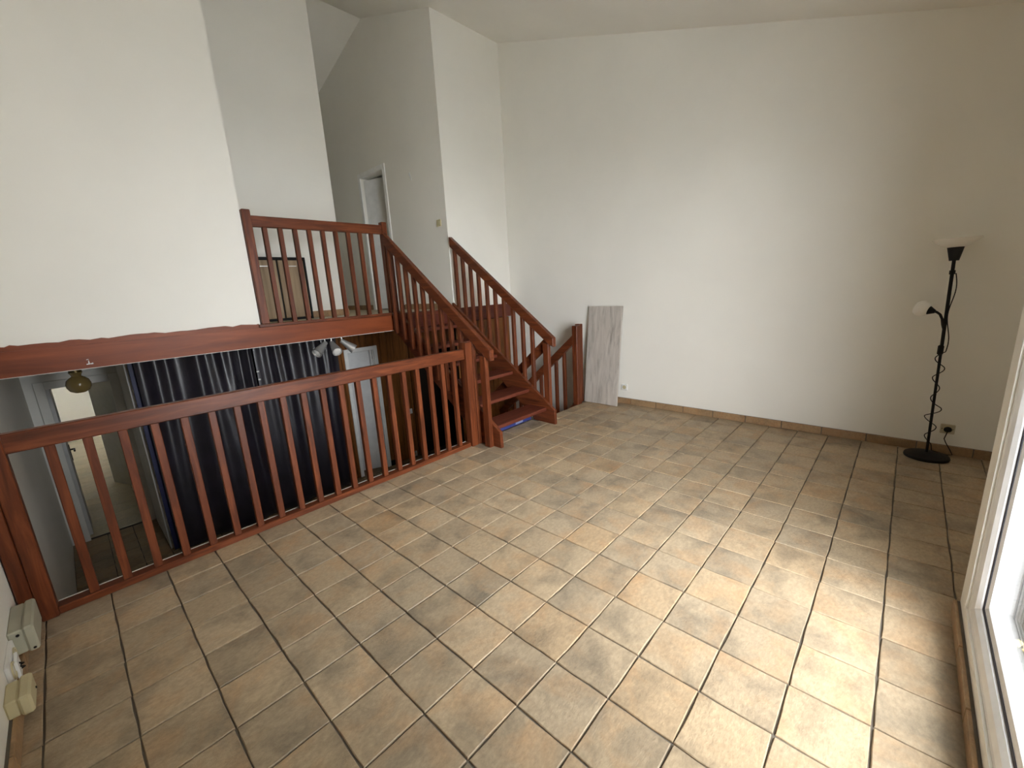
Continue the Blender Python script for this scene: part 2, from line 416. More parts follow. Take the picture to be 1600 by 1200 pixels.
# ------------------------------------------------------------------ floor tiles
def tile_mesh(name, w, d, h, mat, seed, wob=0.010):
    rnd = random.Random(seed); bm = bmesh.new(); K = 3
    ring = []
    for (ax, ay, bx, by) in ((0, 0, w, 0), (w, 0, w, d), (w, d, 0, d), (0, d, 0, 0)):
        for k in range(K):
            t = k / K; x = ax + (bx - ax) * t; y = ay + (by - ay) * t
            ring.append((x + rnd.uniform(-wob, wob), y + rnd.uniform(-wob, wob)))
    cx, cy = w / 2, d / 2; ins = 0.009
    def inset(p):
        vx, vy = cx - p[0], cy - p[1]; l = math.hypot(vx, vy); return p[0] + vx / l * ins * 1.3, p[1] + vy / l * ins * 1.3
    A = [bm.verts.new((p[0], p[1], -h)) for p in ring]
    B = [bm.verts.new((p[0], p[1], -0.012)) for p in ring]
    Cc = [bm.verts.new((*inset(p), rnd.uniform(-.003, .003))) for p in ring]
    k = len(ring)
    for i in range(k):
        j = (i + 1) % k
        bm.faces.new((A[i], A[j], B[j], B[i])); bm.faces.new((B[i], B[j], Cc[j], Cc[i]))
    bm.faces.new(Cc)
    for v in bm.verts: v.co *= T
    bmesh.ops.recalc_face_normals(bm, faces=bm.faces)
    me = bpy.data.meshes.new(name); bm.to_mesh(me); bm.free(); me.materials.append(mat)
    return me
G = 0.013
MESHES = {}
def get_mesh(w, d, mat, var):
    key = (round(w, 3), round(d, 3), mat.name, var)
    if key not in MESHES: MESHES[key] = tile_mesh('floor_tile', w - 2 * G, d - 2 * G, 0.06, mat, hash((key[0], key[1], var)) & 0xffff)
    return MESHES[key]
def lay(parent, xs, ys, z, mat, test, part_name='floor_tile', most=296, keep=lambda x, y: True):
    cells = []
    for x0, x1 in zip(xs, xs[1:]):
        for y0, y1 in zip(ys, ys[1:]):
            cx, cy = (x0 + x1) / 2, (y0 + y1) / 2
            if not keep(cx, cy): continue
            best = None
            for qx in (x0, cx, x1):
                for qy in (y0, cy, y1):
                    p = project(qx, qy, z)
                    if p and -2 < p[0] < 1602 and -2 < p[1] < 1202: best = 1
            d = (Vector((cx, cy, z)) - CAM).length
            cells.append((0 if best and test(cx, cy) else 1, d, x0, x1, y0, y1))
    cells.sort()
    rest = bmesh.new(); nrest = 0
    for i, (hid, d, x0, x1, y0, y1) in enumerate(cells):
        me = get_mesh(x1 - x0, y1 - y0, mat, random.randint(0, 5))
        if not hid and i < most:
            o = bpy.data.objects.new(part_name, me); COL.objects.link(o); o.parent = parent
            o.location = Vector((x0 + G, y0 + G, z)) * T
            BASES.append((o, Vector((x0, y0, z))))
        else:
            k0 = len(rest.verts); rest.from_mesh(me); rest.verts.ensure_lookup_table()
            for v in rest.verts[k0:]: v.co += Vector((x0 + G, y0 + G, z)) * T
            nrest += 1
    if nrest:
        me = bpy.data.meshes.new('outer_tiles'); rest.to_mesh(me); me.materials.append(mat)
        o = bpy.data.objects.new('outer_tiles', me); COL.objects.link(o); o.parent = parent; o['kind'] = 'stuff'
        BASES.append((o, Vector((0, 0, 0))))
    rest.free()
xs = [-4.3] + list(range(-4, 17)) + [16.9]
ys = [-7.6] + list(range(-7, 8)) + [7.99]
lay(floor, xs, ys, 0.0, TILE, lambda x, y: True, keep=lambda x, y: not (x < 7.5 and y < -6) and not (x > 12 and y > 7))
lay(floor, [12, 13, 14, 15, 16, 16.9], [7, 7.62], 0.0, TILE, lambda x, y: True)
lay(hall_floor, [-4.3] + list(range(-3, 17)) + [16.9], list(range(8, 26)) , -5.3, HALLT, lambda x, y: (x < -1 and y > 17) or (7 < x < 12.6 and y > 17), 'hall_tile')
lay(room_floor, [-4.3, -2.75, -1.4, 0, 1.5, 3, 4.5], [25.3 + 1.3 * k for k in range(20)], -5.3, CREAM, lambda x, y: x < 0 and y < 42, 'cream_tile')

# skirtings made of cut tiles
def plinth_back():
    t = struct(MB().box(16.86, 16.9, -7.6, 6.66, 0.0, 0.30).obj('baseboard_back', GROUT), 'beige tiled skirting along the large white wall', 'baseboard')
    j = [6.66] + [5.31 - 1.345 * k for k in range(0, 11)]
    for a, b in zip(j, j[1:]):
        if b < -7.6: b = -7.6
        if a - b < .05: continue
        box('skirting_tile', PLINTH, t, 16.82, 16.86, b + 0.015, a - 0.015, 0.005, 0.30, bev=0.008, origin=(16.82, b, 0))
plinth_back()
t = struct(MB().box(-4.3, -4.26, -6.0, 7.7, 0.0, 0.28).obj('baseboard_left', GROUT), 'brown tiled skirting below the electrical boxes', 'baseboard')
y = 7.68
while y > -5.9:
    b = max(y - 1.33, -5.95); box('skirting_tile', PLINTH, t, -4.26, -4.21, b + .015, y - .015, 0.005, 0.30, bev=0.008, origin=(-4.26, b, 0)); y = b
t = struct(MB().box(-4.2, 7.5, -6.0, -5.96, 0.0, 0.26).obj('baseboard_window', GROUT), 'brown tiled skirting under the patio window', 'baseboard')
x = 7.49
while x > -4.1:
    b = max(x - 1.34, -4.18); box('skirting_tile', PLINTH, t, b + .015, x - .015, -5.96, -5.91, 0.005, 0.28, bev=0.008, origin=(b, -5.96, 0)); x = b
t = struct(MB().box(2.8, 8.5, 17.96, 18.0, 5.3, 5.6).obj('baseboard_landing', GROUT), 'beige tiled skirting on the landing', 'baseboard')
for a in (6.3, 7.3): box('skirting_tile', PLINTH, t, a + .01, a + 1.0, 17.91, 17.96, 5.305, 5.62, bev=0.008, origin=(a, 17.9, 5.3))
box('skirting_tile', PLINTH, t, 8.31, 8.5, 17.91, 17.96, 5.305, 5.62, bev=0.008, origin=(8.31, 17.9, 5.3))
t = struct(MB().box(12.26, 12.3, 14.12, 18.8, 5.3, 5.58).obj('baseboard_corridor', GROUT), 'beige tiled skirting by the upper door', 'baseboard')
for a in (14.2, 15.5, 16.8): box('skirting_tile', PLINTH, t, 12.21, 12.26, a, a + 1.28, 5.305, 5.62, bev=0.008, origin=(12.2, a, 5.3))
t = struct(MB().box(12.26, 12.3, 21.95, 29.9, 5.3, 5.58).obj('baseboard_corridor_far', GROUT), 'beige tiled skirting past the upper door', 'baseboard')
for k in range(5): box('skirting_tile', PLINTH, t, 12.21, 12.26, 22 + 1.33 * k, 23.3 + 1.33 * k, 5.305, 5.62, bev=0.008, origin=(12.2, 22 + 1.33 * k, 5.3))

# ------------------------------------------------------------------ beams
bm_ = struct(MB().box(-4.28, 8.44, 13.44, 13.69, 4.55, 5.27).obj('trim_2', BEAM), 'long orange red stained wooden beam under the white landing wall', 'beam')
mb = MB()   # overpainted ragged upper strip of the beam left of the balustrade
rr = random.Random(3); x = -4.28; top = [(x, 5.42)]
while x < 2.6: x += rr.uniform(.1, .3); top.append((min(x, 2.62), 5.42 + rr.uniform(-.03, .03)))
mb.prism([(2.62, 5.272), (-4.28, 5.272)] + top, 1, 13.44, 13.495)
mb.obj('beam_lip', BEAM, bm_)
mb = MB()
for (a, b, w, h) in ((-2.25, 4.66, .16, .03), (-2.2, 4.69, .03, .10), (-2.23, 4.80, .06, .025), (-2.14, 4.655, .05, .05)):
    mb.prism([(a, b), (a + w, b + .01), (a + w * .8, b + h), (a + .01, b + h * .8)], 1, 13.41, 13.44)
mb.obj('plaster_chip', DOORW, bm_)
struct(MB().box(8.62, 16.88, 13.44, 13.69, 4.56, 5.33).obj('trim_3', FASC), 'dark red fascia board at the top of the stairs', 'fascia')

# ------------------------------------------------------------------ lower balustrade
LB = thing('balustrade', 'long red brown balustrade along the living room floor edge, in front of the dark curtains', 'balustrade', (2, 7.9, 0))
box('bottom_rail', WOOD[0], LB, -3.8, 7.9, 7.76, 8.05, 0.0, 0.17, bev=0.015, origin=(-3.8, 7.9, 0))
box('handrail', WOOD[0], LB, -3.84, 7.92, 7.76, 7.98, 3.62, 4.02, bev=0.02, origin=(-3.8, 7.9, 3.6))
box('newel_post', WOOD[2], LB, -4.05, -3.79, 7.70, 8.04, 0.0, 4.05, bev=0.02, origin=(-4, 7.8, 0))
box('newel_post', WOOD[2], LB, -4.28, -4.06, 7.74, 8.04, 0.0, 4.55, bev=0.02, origin=(-4.2, 7.8, 0))
box('newel_post', WOOD[2], LB, 7.93, 8.26, 7.68, 8.04, 0.0, 4.27, bev=0.02, origin=(8, 7.8, 0))
b0 = box('baluster', WOOD[2], LB, -3.30, -3.14, 7.82, 7.98, 0.15, 3.64, bev=0.012, origin=(-3.22, 7.9, 0.1))
for k in range(1, 20): dup(b0, 0.5605 * k)

# ------------------------------------------------------------------ upper balustrade
UB = thing('balustrade', 'short red brown balustrade on top of the beam, in front of the shoe cabinet', 'balustrade', (5.5, 13.4, 5.28))
box('bottom_rail', WOOD[0], UB, 2.62, 8.4, 13.34, 13.62, 5.28, 5.40, bev=0.012, origin=(2.6, 13.4, 5.3))
box('handrail', WOOD[0], UB, 2.98, 8.36, 13.38, 13.60, 8.97, 9.36, bev=0.02, origin=(3, 13.4, 9))
box('newel_post', WOOD[2], UB, 2.72, 3.00, 13.34, 13.62, 5.40, 9.56, bev=0.02, origin=(2.8, 13.4, 5.4))
box('newel_post', WOOD[2], UB, 8.34, 8.60, 13.34, 13.62, 5.40, 9.50, bev=0.02, origin=(8.4, 13.4, 5.4))
b0 = box('baluster', WOOD[2], UB, 3.34, 3.50, 13.40, 13.56, 5.39, 8.98, bev=0.012, origin=(3.4, 13.4, 5.4))
for k in range(1, 9): dup(b0, 0.55 * k)

# ------------------------------------------------------------------ staircase up
ST = thing('staircase', 'open red brown wooden staircase rising from the tiled floor to the landing', 'staircase', (10.3, 8, 0))
P = [(6.6, 0.0), (6.62, 0.66), (13.32, 5.64), (13.32, 4.42), (7.78, 0.02)]
MB().prism(P, 0, 8.47, 8.63, bev=0.012).obj('stringer', WOOD[1], ST, origin=(8.5, 7, 0))
MB().prism(P, 0, 12.04, 12.20, bev=0.012).obj('stringer', WOOD[1], ST, origin=(12.1, 7, 0))
t0 = MB().box(8.63, 12.04, 7.07, 8.16, 0.60, 0.755, bev=0.02).obj('tread', TREAD, ST, origin=(10, 7.1, 0.6))
for k in range(1, 6): dup(t0, 0, 1.012 * k, 0.762 * k)
MB().box(8.63, 12.04, 13.18, 13.43, 5.14, 5.30, bev=0.02).obj('tread', TREAD, ST, origin=(10, 13.2, 5.1))
def rail(x0, x1, y0=6.70, y1=13.32):
    zt = lambda y: 3.98 + 0.762 * (y - 6.70)
    return MB().prism([(y0, zt(y0) - 0.42), (y0, zt(y0)), (y1, zt(y1)), (y1, zt(y1) - 0.5), (y0 + .25, zt(y0 + .25) - 0.5)], 0, x0, x1, bev=0.02)
rail(8.27, 8.50).obj('handrail', WOOD[1], ST, origin=(8.4, 7, 4))
rail(12.18, 12.41).obj('handrail', WOOD[1], ST, origin=(12.3, 7, 4))
zt = lambda y: 3.98 + 0.762 * (y - 6.70) - 0.5
zs = lambda y: 0.66 + 0.743 * (y - 6.62) - 0.85
b0 = None
for x0, ysl in ((8.30, [12.46, 11.89, 11.32, 10.75, 10.17, 9.60, 9.03, 8.46]), (12.22, [13.07, 12.50, 11.94, 11.38, 10.82, 10.26, 9.69, 9.12, 8.55, 7.98])):
    for yb in ysl:
        MB().prism([(yb - .08, max(-0.0, zs(yb))), (yb + .08, max(-0.0, zs(yb))), (yb + .08, zt(yb + .08) + .06), (yb - .08, zt(yb - .08) + .06)], 0, x0, x0 + 0.165, bev=0.01).obj('baluster', WOOD[2], ST, origin=(x0, yb, 2))
box('newel_post', WOOD[2], ST, 8.27, 8.46, 7.0, 7.32, 0.0, 3.72, bev=0.015, origin=(8.4, 7.1, 0))
box('newel_post', WOOD[2], ST, 12.21, 12.40, 7.0, 7.32, 0.02, 3.72, bev=0.015, origin=(12.3, 7.1, 0))
box('newel_post', WOOD[2], ST, 8.30, 8.47, 7.70, 8.02, 0.0, 4.22, bev=0.015, origin=(8.4, 7.9, 0))
box('newel_post', WOOD[2], ST, 8.30, 8.46, 13.02, 13.18, 4.42, 8.45, bev=0.015, origin=(8.4, 13.1, 5))
box('newel_post', WOOD[2], ST, 8.48, 8.68, 13.19, 13.32, 4.45, 8.7, bev=0.015, origin=(8.5, 13.4, 5))

# ------------------------------------------------------------------ staircase down
SD = thing('staircase', 'second dark red flight with balusters going down beside the leaning board', 'staircase', (14, 8.2, -5.3))
zd = lambda y: 3.80 - 0.865 * (y - 7.75)
zf = lambda y: 0.24 - 0.865 * (y - 7.6)
MB().prism([(7.66, 0.20), (13.6, zf(13.6)), (13.6, -5.3), (12.6, -5.3), (7.66, -0.95)], 0, 15.38, 15.55, bev=0.012).obj('stringer', WOOD[1], SD, origin=(15.4, 8, 0))
MB().prism([(7.68, 0.0), (13.6, zf(13.6)), (13.6, -5.3), (12.6, -5.3), (7.68, -0.95)], 0, 12.32, 12.48, bev=0.012).obj('stringer', WOOD[1], SD, origin=(12.4, 8, 0))
for k in range(7):
    MB().box(12.48, 15.38, 7.70 + 0.9 * k, 8.68 + 0.9 * k, -0.91 - 0.757 * k, -0.76 - 0.757 * k, bev=0.02).obj('tread', TREAD, SD, origin=(14, 7.7 + .9 * k, -.9))
MB().prism([(7.80, zd(7.80)), (13.55, zd(13.55)), (13.55, zd(13.55) - .5), (7.80, zd(7.80) - .5)], 0, 15.34, 15.58, bev=0.02).obj('handrail', WOOD[1], SD, origin=(15.4, 8, 3))
MB().prism([(7.33, 3.95), (13.4, zd(13.4)), (13.4, zd(13.4) - .5), (7.33, 3.42)], 0, 12.44, 12.62, bev=0.02).obj('handrail', WOOD[1], SD, origin=(12.5, 8, 3))
for k in range(9):
    yb = 8.49 + 0.55 * k
    MB().prism([(yb - .08, zf(yb) - .3), (yb + .08, zf(yb) - .3), (yb + .08, zd(yb + .08) - .45), (yb - .08, zd(yb - .08) - .45)], 0, 15.38, 15.54, bev=0.01).obj('baluster', WOOD[2], SD, origin=(15.4, yb, 1))
box('newel_post', WOOD[2], SD, 15.30, 15.68, 7.55, 7.86, -0.0, 4.18, bev=0.02, origin=(15.5, 7.7, 0))
box('newel_post', WOOD[2], SD, 15.78, 16.10, 7.72, 8.00, -0.0, 4.22, bev=0.02, origin=(16, 7.8, 0))
box('post_block', WOOD[2], SD, 15.67, 15.79, 7.76, 7.84, 3.55, 3.85, origin=(15.7, 7.8, 3.6))
mb = MB(); mb.box(8.75, 12.0, 8.03, 8.06, 0.02, 0.26)
bl = tag(mb.obj('blue_strip', BLUE, origin=(10.3, 8.04, 0)), 'strip of blue plastic film with white print under the bottom step', 'plastic film')
for k, a in enumerate((8.95, 9.1, 9.22, 9.36)): MB().box(a, a + .05, 8.02, 8.03, 0.03, 0.16 - .03 * (k % 2)).obj('white_print', WPLAST, bl)
mb = MB().box(10.9, 11.4, 8.022, 8.03, 0.06, 0.24)
mb.obj('faded_patch', mat_plain('pale_film', srgb(130, 136, 170), .5), bl)

# ------------------------------------------------------------------ doors
def casing_x(parent, x, y0, y1, z0, z1, w, d):     # casing on a wall facing -x
    for a, b, c, e in ((y0 - w, y0, z0, z1 + w), (y1, y1 + w, z0, z1 + w), (y0, y1, z1, z1 + w)):
        box('casing', CASING, parent, x - d, x, a, b, c, e, bev=0.01, origin=(x, a, c))
d1 = struct(thing('door_1', '', 'door', (12.3, 20.4, 5.3)), 'pale half open door in the corridor wall on the landing', 'door')
casing_x(d1, 12.3, 19.05, 21.7, 5.3, 13.5, 0.28, 0.06)
mb = MB(); L = 2.5; a = math.radians(17)
for p in (0,):
    ux, uy = math.sin(a), -math.cos(a); nx, ny = math.cos(a), math.sin(a); hx, hy = 12.45, 21.65
    pts = [(hx, hy), (hx + ux * L, hy + uy * L), (hx + ux * L + nx * .16, hy + uy * L + ny * .16), (hx + nx * .16, hy + ny * .16)]
    mb.prism(pts, 2, 5.34, 13.38, bev=0.01)
mb.obj('door_leaf', DOORW, d1)
d2 = struct(thing('door_2', '', 'door', (10, 20.4, -5.3)), 'white door in the pine panelled wall beside the dark curtains', 'door')
for a, b, c, e in ((8.94, 9.16, -5.3, 3.1), (10.92, 11.16, -5.3, 3.1), (9.16, 10.92, 2.86, 3.1)):
    box('casing', CASING, d2, a, b, 20.26, 20.36, c, e, bev=0.012, origin=(a, 20.3, c))
ca, sa = math.cos(math.radians(24)), math.sin(math.radians(24))
hx, hy = 10.66, 20.52
MB().prism([(hx, hy), (hx - 1.49 * ca, hy + 1.49 * sa), (hx - 1.49 * ca + .14 * sa, hy + 1.49 * sa + .14 * ca), (hx + .14 * sa, hy + .14 * ca)], 2, -5.24, 2.82, bev=.01).obj('door_leaf', DOORW, d2)
box('door_rebate', CASING, d2, 10.70, 10.80, 20.38, 20.9, -5.3, 2.85, bev=0.01, origin=(10.7, 20.4, -5.3))
box('door_stop', CASING, d2, 10.86, 10.92, 20.36, 20.5, -5.3, 2.85, bev=0.01, origin=(10.8, 20.4, -5.3))
for z in (-3.9, -0.8, 1.9): box('hinge', CASING, d2, 10.80, 10.86, 20.30, 20.40, z, z + .35, origin=(10.8, 20.3, z))
struct(MB().box(-0.4, 16.9, 25.3, 25.9, -5.7, 4.55).obj('wall_store', BLUISH), 'white wall of the room behind the white lower door', 'wall')
box('kick_board', BLACK, wpan, 11.2, 11.9, 20.26, 20.34, -5.3, -4.95, origin=(11.2, 20.3, -5.3))
d3 = struct(thing('door_3', '', 'door', (-2.5, 25, -5.3)), 'grey white hall doorway with its door standing open to a bright room', 'door')
for a, b, c, e in ((-3.97, -3.62, -5.3, 3.1), (-1.38, -0.99, -5.3, 3.1), (-3.62, -1.38, 2.72, 3.1)):
    box('casing', BLUISH, d3, a, b, 24.88, 25.0, c, e, bev=0.02, origin=(a, 25, c))
for a, b in ((-3.95, -3.66), (-1.34, -1.0)):
    box('jamb', BLUISH, d3, a, b, 25.0, 25.5, -5.3, 2.74, origin=(a, 25, -5.3))
box('door_leaf', GREYLEAF, d3, -3.66, -3.50, 25.55, 28.0, -5.25, 2.65, bev=0.01, origin=(-3.6, 25.5, -5.2))
mb = MB(); mb.tube([(-3.5, 27.7, -1.0), (-3.32, 27.7, -1.0), (-3.32, 27.2, -1.0)], 0.045)
mb.obj('handle', BLACK, d3)
box('handle_plate', BLACK, d3, -3.5, -3.47, 27.6, 27.8, -1.6, -.7, origin=(-3.5, 27.7, -1))
d4 = struct(thing('door_4', '', 'door', (-1.5, 32.4, -5.3)), 'pale door leaf standing ajar in the passage past the hall doorway', 'door')
ux, uy = 0.375, -0.927
MB().prism([(-2.09, 33.9), (-2.09 + ux * 3.2, 33.9 + uy * 3.2), (-2.09 + ux * 3.2 + .15, 33.9 + uy * 3.2 + .06), (-1.94, 33.96)], 2, -5.26, 3.0, bev=.01).obj('door_leaf', GREYLEAF, d4)
tag(MB().box(-3.2, -1.9, 49.75, 50, 1.2, 1.32).obj('shelf', BLACK, origin=(-2.5, 49.9, 1.2)), 'thin dark shelf on the bright wall of the far lower room', 'shelf')
# lower-room window
w2 = struct(thing('window_2', '', 'window', (4.8, 46.2, -2.4)), 'window of the lower room', 'window')
for a, b, c, e in ((46.2, 46.5, -.4, 2.2), (48.7, 49, -.4, 2.2), (46.5, 48.7, 1.9, 2.2), (46.5, 48.7, -.4, -.1)):
    box('frame', PVC, w2, 4.7, 4.95, a, b, c, e, origin=(4.8, a, c))

# ------------------------------------------------------------------ curtains
def curtain(x0, x1, label, seed):
    rnd = random.Random(seed); bm = bmesh.new(); NX = int((x1 - x0) * 44); NZ = 26; z0, z1 = -5.22, 4.40
    ph = [rnd.uniform(0, 6.28) for _ in range(6)]
    folds = []; x = x0 + .15
    while x < x1:
        folds.append((x, rnd.uniform(.18, .36), rnd.uniform(.16, .36), rnd.uniform(-.12, .28), rnd.uniform(0, 6.28))); x += rnd.uniform(.55, 1.2)
    grid = []
    for iz in range(NZ + 1):
        tz = iz / NZ; z = z1 + (z0 - z1) * tz; row = []
        for ix in range(NX + 1):
            x = x0 + (x1 - x0) * ix / NX; y = 0
            for (fx, w, dpt, drift, p) in folds:
                c = fx + drift * tz * tz + .05 * math.sin(tz * 5 + p)
                d = (x - c) / (w * (1 + .7 * tz))
                y -= dpt * math.exp(-d * d)
            y += .05 * math.sin(x * 2.1 + ph[0] + tz)
            row.append(bm.verts.new(((x) * T, (19.95 + y) * T, z * T)))
        grid.append(row)
    for a, b in zip(grid, grid[1:]):
        for i in range(NX): bm.faces.new((a[i], a[i + 1], b[i + 1], b[i]))
    base = Vector(((x0 + x1) / 2, 19.9, z0))
    for v in bm.verts: v.co -= base * T
    me = bpy.data.meshes.new('curtain_cloth'); bm.to_mesh(me); bm.free(); me.materials.append(SATIN)
    for p in me.polygons: p.use_smooth = True
    t = thing('curtain', label, 'curtain', tuple(base))
    o = bpy.data.objects.new('cloth', me); COL.objects.link(o); o.parent = t
    sm = o.modifiers.new('thickness', 'SOLIDIFY'); sm.thickness = 0.004
    return t
c1 = curtain(-0.72, 3.86, 'black satin curtain with a navy edge, hanging next to the hall doorway', 4)
box('hem', NAVY, c1, -0.90, -0.70, 19.92, 20.0, -5.2, 4.4, bev=.01, origin=(-.9, 19.9, -5))
c2 = curtain(3.93, 8.42, 'dark violet black satin curtain hanging next to the white lower door', 9)
for z in (2.7, 2.28): box('clip', WPLAST, c2, 3.91, 4.02, 19.60, 19.66, z, z + .07, origin=(3.9, 19.6, z))
rodp = thing('curtain_rail', 'thin curtain rail under the landing carrying the dark curtains', 'curtain rail', (4, 20, 4.42))
MB().tube([(-.9, 20.1, 4.45), (8.4, 20.1, 4.45)], .05).obj('rod', STEEL, rodp)
g = MB(); g.lathe([(0, .0), (.17, .0), (.20, .10), (.12, .24), (0, .28)], (3.75, 19.3, -5.3), seg=9)
tag(g.obj('cloth_scrap', GREEN, origin=(3.75, 19.3, -5.3), smooth=True), 'small green scrap at the foot of the dark curtains', 'scrap')

# ------------------------------------------------------------------ ceiling spotlight and pendant
sp = thing('ceiling_spotlight', 'brushed steel spotlight bar with three heads below the red beam', 'spotlight', (5.9, 14.9, 4.5))
box('bar', STEEL, sp, 5.1, 6.7, 14.82, 15.0, 4.42, 4.5, bev=.02, origin=(5.9, 14.9, 4.45))
for (px, py, tip) in (((5.62, 14.85, 4.22), None, (5.05, 14.55, 3.84)), ((5.90, 14.80, 4.20), None, (5.84, 14.2, 3.82)), ((6.42, 14.85, 4.22), None, (6.86, 14.6, 3.78))):
    a = Vector(px); b = Vector(tip); L = (b - a).length
    MB().tube([(a.x, a.y, 4.42), (a.x, a.y, a.z)], .035).obj('arm', STEEL, sp)
    hd = MB().lathe([(0, -.05), (.10, -.04), (.12, .10), (.20, L * .75), (.225, L), (.20, L), (.12, L * .5), (0, L * .45)], a, b - a, 20).obj('head', STEEL, sp, smooth=True)
    MB().lathe([(.0, L * .66), (.17, L * .70), (.18, L * .93), (.08, L * .99), (0, L * .97)], a, b - a, 16).obj('bulb', BULB, hd, smooth=True)
pn = thing('ceiling_lamp', 'squat ribbed amber glass ceiling lamp in front of the hall doorway', 'lamp', (-2.5, 20, 3.0))
MB().lathe([(0, 2.98), (.16, 3.0), (.30, 3.08), (.37, 3.22), (.385, 3.36), (.34, 3.52), (.24, 3.62), (.15, 3.68), (.17, 3.76), (.22, 3.84)], (-2.5, 20, 0), seg=40, ribs=1, ribd=-.045).obj('glass_shade', AMBER, pn, smooth=True)
MB().lathe([(0, 3.80), (.20, 3.84), (.20, 3.98), (.07, 4.0), (.05, 4.52), (0, 4.54)], (-2.5, 20, 0), seg=20).obj('holder', mat_plain('brass', srgb(96, 82, 50), .35, .8), pn, smooth=True)

# ------------------------------------------------------------------ shoe cabinet on the landing
sc = thing('shoe_cabinet', 'oak front shoe cabinet with black frame behind the landing balustrade', 'cabinet', (4.9, 17.5, 5.3))
box('carcass', BLACK, sc, 3.66, 6.14, 17.22, 17.9, 5.3, 8.12, origin=(4.9, 17.5, 5.3))
box('top_panel', BLACK, sc, 3.62, 6.20, 17.08, 17.92, 8.12, 8.23, bev=.01, origin=(4.9, 17.5, 8.1))
box('side_panel', BLACK, sc, 6.12, 6.20, 17.08, 17.9, 5.3, 8.12, origin=(6.1, 17.5, 5.3))
box('side_panel', BLACK, sc, 3.62, 3.70, 17.08, 17.9, 5.3, 8.12, origin=(3.6, 17.5, 5.3))
for a, b in ((3.74, 4.87), (4.95, 6.10)):
    d = box('door', OAK, sc, a, b, 17.10, 17.22, 5.42, 8.09, bev=.01, origin=(a, 17.1, 5.4))
    m_ = (a + b) / 2
    MB().box(m_ - .22, m_ + .22, 17.05, 17.10, 7.80, 7.84).obj('handle', STEEL, d)

# ------------------------------------------------------------------ leaning board
bd = MB().prism([(5.72, 5.78), (5.70, 5.80)], 0, 0, 1) if False else MB()
th = 0.11; z1 = 5.06; xa, xb = 16.20, 16.79
dx = xb - xa; Ln = math.hypot(dx, z1); nx, nz = -z1 / Ln * th, dx / Ln * th
bd.prism([(xa, 0.0), (xb, z1), (xb + nx, z1 + nz), (xa + nx, 0.0 + nz)], 1, 5.74, 7.68, bev=.008)
bo = tag(bd.obj('laminate_board', GREYOAK, origin=(16.2, 6.7, 0)), 'grey wood effect board leaning against the white wall beside the stairs', 'board')

# ------------------------------------------------------------------ switches and sockets
def wallbox(name, label, cat, pl, parts, group=None):
    t = thing(name, label, cat, pl)
    return t
sw = thing('light_switch', 'small beige light switch on the white corridor wall above the stairs', 'switch', (12.3, 14.15, 9.8))
box('plate', IVORY, sw, 12.24, 12.3, 13.96, 14.30, 9.65, 9.99, bev=.01, origin=(12.3, 14.1, 9.8))
box('rocker', IVORY, sw, 12.22, 12.24, 14.03, 14.23, 9.72, 9.92, bev=.006, origin=(12.3, 14.1, 9.8))
sw = thing('light_switch', 'white light switch on the knotty pine wall beside the dark closet', 'switch', (12.78, 20.36, -1.85))
box('plate', WPLAST, sw, 12.97, 13.31, 20.29, 20.35, -2.05, -1.70, bev=.01, origin=(12.7, 20.3, -1.8))
box('rocker', WPLAST, sw, 13.05, 13.23, 20.26, 20.29, -1.98, -1.77, bev=.006, origin=(12.7, 20.3, -1.8))
sk = thing('wall_socket', 'white socket low down on the knotty pine wall beside the dark closet', 'socket', (12.8, 20.36, -5))
box('plate', WPLAST, sk, 12.96, 13.32, 20.28, 20.35, -5.26, -4.9, bev=.01, origin=(12.7, 20.3, -5))
MB().lathe([(.10, 0), (.10, .012), (0, .012)], (13.14, 20.28, -5.08), (0, -1, 0), 16).obj('socket_face', IVORY, sk)
sk = thing('wall_socket', 'ivory socket with a black plug on the white wall beside the floor lamp', 'socket', (16.9, -6.12, .86))
box('plate', mat_plain('greyed_ivory', srgb(186, 176, 152), .5), sk, 16.82, 16.9, -6.30, -5.95, .71, 1.03, bev=.02, origin=(16.9, -6.1, .8))
MB().lathe([(.12, 0), (.12, .02), (.09, .02), (0, .0)], (16.82, -6.12, .88), (-1, 0, 0), 18).obj('socket_face', IVORY, sk)
for yy in (-6.24, -6.0): MB().lathe([(.02, 0), (.02, .012), (0, .014)], (16.82, yy, .88), (-1, 0, 0), 8).obj('screw', BLACK, sk)
sk = thing('wall_socket', 'small white socket half hidden behind the leaning board', 'socket', (16.9, 5.6, .87))
box('plate', WPLAST, sk, 16.83, 16.9, 5.52, 5.86, .72, 1.04, bev=.02, origin=(16.9, 5.7, .8))
MB().lathe([(.10, 0), (.10, .015), (0, .015)], (16.83, 5.69, .88), (-1, 0, 0), 16).obj('socket_face', IVORY, sk)
# electrical boxes low on the left wall
jb = thing('junction_box', 'grey green plastic junction box on the left wall next to the balustrade post', 'junction box', (-4.15, 6.6, .35))
box('body', GREYBOX, jb, -4.30, -4.12, 6.15, 7.2, .36, .82, bev=.02, origin=(-4.2, 6.6, .4))
box('cover', GREYBOX, jb, -4.12, -3.98, 6.13, 7.22, .34, .84, bev=.03, origin=(-4.1, 6.6, .4))
for (x, z) in ((-4.18, .74), (-4.04, .40)): MB().lathe([(.025, 0), (.02, .02), (0, .02)], (x, 6.14, z), (0, -1, 0), 8).obj('screw', BLACK, jb)
jb = thing('junction_box', 'small yellowed junction box on the left wall, nearer the camera', 'junction box', (-4.17, 4.75, .28))
box('body', IVORY, jb, -4.30, -4.16, 4.50, 5.05, .29, .58, bev=.02, origin=(-4.2, 4.7, .3))
box('cover', IVORY, jb, -4.16, -4.02, 4.46, 5.08, .27, .60, bev=.03, origin=(-4.1, 4.7, .3))
